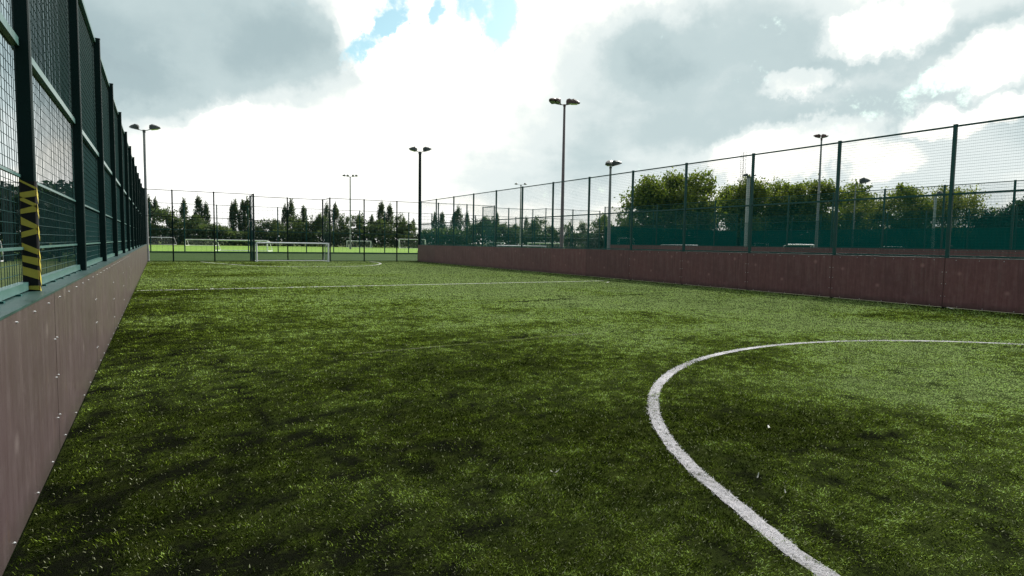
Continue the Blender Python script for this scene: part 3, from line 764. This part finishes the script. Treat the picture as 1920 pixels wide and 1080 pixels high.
# ------------------------------------------------------------------ trees
def quads(name, C, size, mat, tint, flat=0.0, rg=rng):
    n = len(C); a = rg.normal(size=(n, 3)); a /= np.linalg.norm(a, axis=1)[:, None]
    b = rg.normal(size=(n, 3)); b -= a*(a*b).sum(1)[:, None]; b /= np.linalg.norm(b, axis=1)[:, None]
    s = size*(.6+.8*rg.random(n))[:, None]
    co = np.stack([C-a*s*.5, C+b*s*.33, C+a*s*.5, C-b*s*.33], 1).reshape(-1, 3)
    me = bpy.data.meshes.new(name); me.vertices.add(n*4); me.vertices.foreach_set('co', co.astype(np.float32).ravel())
    me.loops.add(n*4); me.loops.foreach_set('vertex_index', np.arange(n*4, dtype=np.int32))
    me.polygons.add(n); me.polygons.foreach_set('loop_start', (np.arange(n)*4).astype(np.int32)); me.polygons.foreach_set('loop_total', np.full(n, 4, np.int32))
    at = me.attributes.new('tint', 'FLOAT', 'FACE'); at.data.foreach_set('value', np.clip(tint, 0, 1).astype(np.float32))
    me.update(calc_edges=True); me.materials.append(mat); return me
def limbs(h, r, spread, n, seed, top=.8):
    R = random.Random(seed); mb = MB(); ends = []
    p = Vector((0, 0, 0)); rad = r
    pts = [p]
    for k in range(6):
        q = p + Vector((R.uniform(-.25, .25), R.uniform(-.25, .25), h*top/6)); mb.tube(p, q, rad, rad*.82, n=7); p = q; rad *= .82; pts.append(p)
    for k in range(n):
        b = pts[R.randint(2, 5)]; az = 2*math.pi*(k+R.random()*.6)/n; L = spread*R.uniform(.5, 1)
        mid = b + Vector((math.cos(az)*L*.5, math.sin(az)*L*.5, L*R.uniform(.3, .6))); e = mid + Vector((math.cos(az)*L*.45, math.sin(az)*L*.45, L*R.uniform(.2, .55)))
        mb.tube(b, mid, rad*1.1, rad*.7, n=5); mb.tube(mid, e, rad*.7, rad*.3, n=5); ends += [mid, e]
    return mb, ends + pts[3:]
def broadleaf(seed, h=13.0, r=5.0, clumps=190, leaves=62, mat=None, leaf=.46, lowest=.22, mean=.45):
    rg = np.random.default_rng(seed); mb, ends = limbs(h, h*.020, r*.9, 9, seed)
    C = []; T = []
    lobes = [(rg.normal()*r*.45, rg.normal()*r*.45, h*(.34+.50*rg.random()), r*(.38+.26*rg.random())) for _ in range(9)]
    lobes.append((0, 0, h*.84, r*.42))
    for k in range(clumps):
        lx, ly, lz, lr = lobes[k % len(lobes)]
        u = rg.normal(size=3); u /= np.linalg.norm(u); rr = lr*rg.random()**.3
        c = np.array([lx, ly, lz]) + u*rr*np.array([1.15, 1.15, .85]); c[2] = np.clip(c[2], h*lowest, h*.975)
        s = r*(.09+.09*rg.random()); m_ = int(leaves*(.5+rg.random()))
        C.append(c + rg.normal(size=(m_, 3))*s*np.array([1.1, 1.1, .7])); T.append(mean + .22*rg.normal() + .16*rg.normal(size=m_))
    for e in [q for q in ends if q[2] < h*.84]:
        m_ = leaves//2; C.append(np.array(e) + rg.normal(size=(m_, 3))*r*.11); T.append(mean-.1 + .18*rg.normal(size=m_))
    return mb.mesh('trunk', MBARK), quads('crown', np.vstack(C), leaf, mat or MLEAF, np.concatenate(T), rg=rg)
def poplar(seed, h=15.0, r=2.0, mat=None):
    rg = np.random.default_rng(seed); mb, ends = limbs(h, .22, r*.5, 6, seed, .9)
    C = []; T = []
    for k in range(120):
        f = rg.random()**.85; z = h*(.06+.92*f)
        rad = r*(min(1, .45+2.2*f) * (1-f**3.6)**.62) * (.75+.5*rg.random()); az = rg.random()*2*math.pi; q = rad*rg.random()**.4
        c = np.array([math.cos(az)*q, math.sin(az)*q, z]); m_ = int(34*(.4+rg.random()))
        C.append(c + rg.normal(size=(m_, 3))*np.array([.26, .26, .75])); T.append(.45 + .2*rg.normal() + .15*rg.normal(size=m_))
    return mb.mesh('trunk', MBARK), quads('crown', np.vstack(C), .48, mat or MPOP, np.concatenate(T), rg=rg)
KINDS = {
    'poplar': [poplar(s) for s in (21, 22, 23, 24)],
    'big': [broadleaf(s, mat=MLEAF) for s in (31, 32, 33, 34)],
    'yellow': [broadleaf(s, clumps=90, leaves=46, mat=MLEAF2, leaf=.36, mean=.5) for s in (41, 42)],
    'bush': [broadleaf(s, h=9, r=4.4, clumps=60, leaves=48, mat=MBUSH, leaf=.55, lowest=.08) for s in (51, 52, 53)],
    'dark': [broadleaf(s, h=10, r=5.5, clumps=110, leaves=70, mat=MDEEP, leaf=.5, lowest=.05) for s in (61, 62)],
    'thin': [broadleaf(s, h=12, r=2.0, clumps=34, leaves=26, mat=MBUSH, leaf=.38, lowest=.3) for s in (71, 72)],
}
BASE = {'poplar': (15.0, 1.5), 'big': (13.0, 5.0), 'yellow': (13.0, 5.0), 'bush': (9.0, 4.4), 'dark': (10.0, 5.5), 'thin': (12.0, 2.0)}
NAMES = {'poplar': ('poplar_tree', 'poplars in the far tree line'), 'big': ('broadleaf_tree', 'big trees on the right'), 'yellow': ('broadleaf_tree', 'big trees on the right'),
         'bush': ('round_tree', 'round trees in the far tree line'), 'dark': ('evergreen_tree', 'dark evergreens on the right'), 'thin': ('slender_tree', 'slender trees')}
_n = [0]
def tree(kind, px, ytop, hw, d, label):
    _n[0] += 1; tm, cm = KINDS[kind][_n[0] % len(KINDS[kind])]; h0, r0 = BASE[kind]
    H = height(px, ytop, d); s = H/h0; w = (hw/FPX*d)/r0
    o = empty(NAMES[kind][0], spot(px, d), label, 'tree', NAMES[kind][1], rz=random.uniform(0, 6.28), scale=(w, w, s))
    link('trunk', tm, o); link('crown', cm, o)
POP = [(280.5, 373, 6.5, 'tall poplar closest to the end of the left fence'), (293, 375, 6, 'second poplar out from the end of the left fence'),
       (346, 377, 7, 'lone poplar between the round tree by the left fence and the broad poplar'), (373, 374, 7.5, 'broad poplar above the far goal behind the wide goal'),
       (387, 384, 6, 'shorter poplar close against the right of the broad one left of the wide goal'), (436, 383, 5, 'slim poplar at the left of the pair above the wide goal'),
       (442.5, 379, 6, 'taller poplar of the slim pair above the wide goal'), (455.5, 380, 6, 'poplar left of the double post at the goal recess'),
       (464.5, 376, 6.5, 'poplar right against the double post at the left of the goal recess'), (535, 388, 6, 'poplar hard left of the middle recess post'),
       (546, 378.5, 7, 'tall poplar hard right of the middle recess post'), (570, 391, 7, 'stubby poplar seen above the right half of the small goal'),
       (613, 386, 5.5, 'poplar seen inside the right side of the goal recess'), (629, 384.6, 7, 'poplar between the goal recess and the thin four lamp mast'),
       (697, 406, 6, 'low poplar left of the tall pair near the dark lamp mast'), (715.5, 384, 7.5, 'tall left poplar of the pair near the dark lamp mast'),
       (731, 388, 7, 'right poplar of the pair near the dark lamp mast'), (775, 413, 4, 'small poplar just left of the dark lamp mast'),
       (815, 402, 5.5, 'poplar just right of the dark lamp mast'), (829, 402, 6, 'poplar two fence posts right of the dark lamp mast'),
       (859, 391, 7, 'widest poplar above the far end of the right boards'), (851, 400, 5, 'poplar touching the left of the widest one above the right boards'),
       (875, 400, 5, 'narrow poplar right of the widest one above the right boards'), (932, 404, 4.5, 'thin poplar behind the recess of the next pitch'), (986, 410, 4.5, 'thin poplar right of the far T shaped mast')]
for px, y, hw, lab in POP: tree('poplar', px, y, hw*1.02, 185, lab)
RT = [(262, 400, 22, 'round tree hidden mostly by the end of the left fence'), (317, 393, 26, 'large round tree below the second poplar from the left fence'), (361, 405, 16, 'round tree filling the gap left of the broad poplar'),
      (408, 420, 22, 'low round tree left of the slim poplar pair'), (497, 414, 16, 'round tree just right of the goal recess double post'), (516, 413, 16, 'round tree left of the middle recess poplars'),
      (556, 406, 16, 'round tree between the middle recess poplars and the stubby poplar'), (582, 417, 18, 'low tree above the right half of the small goal'), (598, 403, 13, 'dark round tree left of the recess side panel'),
      (645, 405, 14, 'round tree right behind the thin four lamp mast'), (676, 404, 14, 'round tree right of the thin four lamp mast'), (706, 414, 20, 'low tree under the tall poplar pair'),
      (752, 404, 14, 'round dark tree above the far goal by the dark lamp mast'), (764, 418, 18, 'low tree directly left of the dark lamp mast'), (797, 431, 18, 'lowest tree, right of the dark lamp mast'),
      (842, 426, 24, 'low tree under the poplars above the right boards'), (888, 420, 16, 'tree below the narrow poplar above the right boards'), (905, 408, 15, 'olive tree behind the recess of the next pitch'),
      (922, 411, 18, 'tree seen through the next pitch recess panel'), (948, 420, 14, 'small tree right of the next pitch recess'), (963, 422, 14, 'small tree left of the far T shaped mast'),
      (1006, 410, 18, 'round tree left of the tallest mast'), (996, 416, 10, 'pointed small tree between the T shaped mast and the tallest mast'), (1036, 425, 16, 'low tree behind the tallest mast'), (1066, 420, 14, 'pale tree right of the tallest mast'),
      (1091, 418, 11, 'small dark round tree left of the two lamp mast')]
for px, y, hw, lab in RT: tree('bush', px, y, hw, 176, lab)
tree('bush', 1133, 405, 21, 140, 'dense rounded tree right behind the two lamp mast')
tree('thin', 1162, 386, 8, 130, 'slender tree left of the first big tree')
tree('thin', 1176, 392, 7, 128, 'slender tree touching the first big tree')
BIG = [('big', 1207, 333, 38, 105, 'leftmost big olive green tree above the right fence'), ('big', 1257, 325, 30, 108, 'tall rounded big tree, second from the left mass'),
       ('big', 1312, 324, 40, 104, 'big domed tree left of the lattice mast'), ('big', 1372, 346, 34, 112, 'lower tree below the lattice mast'), ('big', 1406, 334, 34, 106, 'big tree behind the pale thick mast'),
       ('big', 1450, 341, 30, 110, 'tree with thinning crown right of the pale thick mast'), ('big', 1493, 350, 30, 108, 'tree left of the slim pale mast'), ('big', 1530, 336, 38, 104, 'big tree behind the slim pale mast'),
       ('big', 1590, 352, 34, 110, 'tree behind the nearest fence post but one, left of the single lamp'), ('yellow', 1652, 353, 40, 100, 'yellow green tree right of the single lamp'), ('big', 1697, 351, 30, 100, 'dark topped tree right of the yellow green one'),
       ('yellow', 1735, 354, 36, 102, 'thin yellowing tree left of the pale mast'), ('yellow', 1765, 347, 26, 98, 'sparse yellow tree touching the nearest right fence post'), ('yellow', 1805, 352, 34, 96, 'sparse tree right of the nearest right fence post'),
       ('dark', 1858, 396, 36, 92, 'dark evergreen mound right of the sparse trees'), ('dark', 1908, 381, 44, 90, 'taller dark evergreen at the right edge'), ('dark', 1975, 372, 50, 88, 'dark evergreen cut by the right edge')]
for k, px, y, hw, d, lab in BIG: tree(k, px, y, hw*(1.22 if k != 'dark' else 1), d, lab)
# left of the left fence
for px, y, hw, lab in [(-40, 340, 60, 'tree seen through the near left fence, cut by the left edge'), (60, 352, 55, 'tree behind the taped post of the left fence'), (150, 368, 50, 'tree behind the left fence beyond the taped post'), (215, 385, 36, 'tree behind the far half of the left fence')]:
    tree('dark', px, y, hw, 120, lab)
# undergrowth that reads as one mass
def hedge(name, label, pts, mat, leaf, n, seed, h0, h1):
    rg = np.random.default_rng(seed); P = np.array(pts, float); seg = np.linalg.norm(np.diff(P, axis=0), axis=1); cum = np.r_[0, np.cumsum(seg)]
    t_ = rg.random(n)*cum[-1]; X = np.interp(t_, cum, P[:, 0]); Y = np.interp(t_, cum, P[:, 1])
    top = h0 + (h1-h0)*vnoise(X, Y*0+3, 7.0, seed)*.7 + (h1-h0)*.3*vnoise(X, Y*0+9, 2.2, seed+1)
    Z = top*rg.random(n)**.8
    C = np.c_[X + rg.normal(size=n)*.4, Y + rg.normal(size=n)*1.4, Z]
    tint = .4 + .9*(vnoise(X, Z*2, 3.0, seed+2)-.5) + .14*rg.normal(size=n)
    me = quads(name, C, leaf, mat, tint, rg=rg); tag(link(name, me), label, 'hedge', None, 'stuff')
A = [spot(px, 174) for px in (-60, 250, 500, 800, 1160)]
hedge('distant_hedge', 'dark undergrowth along the foot of the far tree line', [(p.x, p.y) for p in A], MBUSH, .75, 26000, 201, 3.0, 7.0)
A = [spot(px, d) for px, d in ((1110, 150), (1190, 112), (1400, 110), (1600, 108), (1800, 100), (2000, 95))]
hedge('undergrowth', 'dark undergrowth beneath the big trees on the right', [(p.x, p.y) for p in A], MDEEP, .8, 34000, 301, 3.0, 6.0)

hedge('hedge', 'dark tall hedge seen through the left fence', [(-70, 60), (-30, 58), (-3.2, 57)], MDEEP, .5, 22000, 401, 4.2, 7.2)

# ------------------------------------------------------------------ lattice mast far away
b = spot(1387, 420); H = height(1387, 288, 420); mw = 1.2
root = empty('lattice_mast', b, 'faint lattice tower rising behind the big trees', 'tower')
mb = MB()
for sx in (-1, 1):
    for sy in (-1, 1): mb.tube((sx*mw, sy*mw, 0), (sx*mw, sy*mw, H), .14, n=4)
mb.build('frame', MMAST, root)
mb = MB(); k = int(H/2.6)
for i in range(k):
    z0, z1 = H*i/k, H*(i+1)/k; s = 1 if i % 2 else -1
    for sy in (-1, 1): mb.tube((-s*mw, sy*mw, z0), (s*mw, sy*mw, z1), .08, n=3); mb.tube((-mw, sy*mw, z1), (mw, sy*mw, z1), .08, n=3)
    for sx in (-1, 1): mb.tube((sx*mw, -s*mw, z0), (sx*mw, s*mw, z1), .08, n=3)
mb.build('bracing', MMAST, root)

# ------------------------------------------------------------------ litter on the turf
MPAPER = painted('pale_scrap', (.5, .48, .44), (.7, .68, .64), .7, 30)
def scrap(x, y, L, w, ang, label, curl=.5):
    mb = MB(); n = 8; a = []; b_ = []
    for i in range(n+1):
        u = i/n-.5; z = .016 + .03*curl*(u*u*4)*(1 if i > n/2 else .4); ww = w*(1-1.6*u*u)
        a.append((u*L, -ww/2 + .1*w*math.sin(i*2.1), z)); b_.append((u*L, ww/2 + .1*w*math.sin(i*1.7), z+.004*math.cos(i)))
    for i in range(n):
        t_ = .0012; q = [a[i], a[i+1], b_[i+1], b_[i]]; mb.face([(p[0], p[1], p[2]+t_) for p in q]); mb.face(q[::-1])
    o = mb.build('litter', MPAPER, None, (x, y, 0), ang); tag(o, label, 'litter', 'scraps on the turf')
scrap(4.50, 3.36, .06, .016, .9, 'small pale scrap lying inside the centre circle, furthest from the camera', .4)
scrap(3.44, 2.64, .04, .007, .3, 'thin pale curl inside the circle nearest the white line', 1.0)
scrap(3.39, 2.39, .022, .008, 1.2, 'tiny white scrap inside the circle below the thin curl', .5)
scrap(2.29, 3.35, .065, .005, -.5, 'white wispy strand on the dark turf left of the circle', .9)
scrap(18.30, 8.24, .22, .09, 1.4, 'crumpled white paper at the foot of the right boards', .8)
scrap(16.2, 20.2, .35, .06, .2, 'white scrap at the foot of the right boards where the cross line ends', .5)
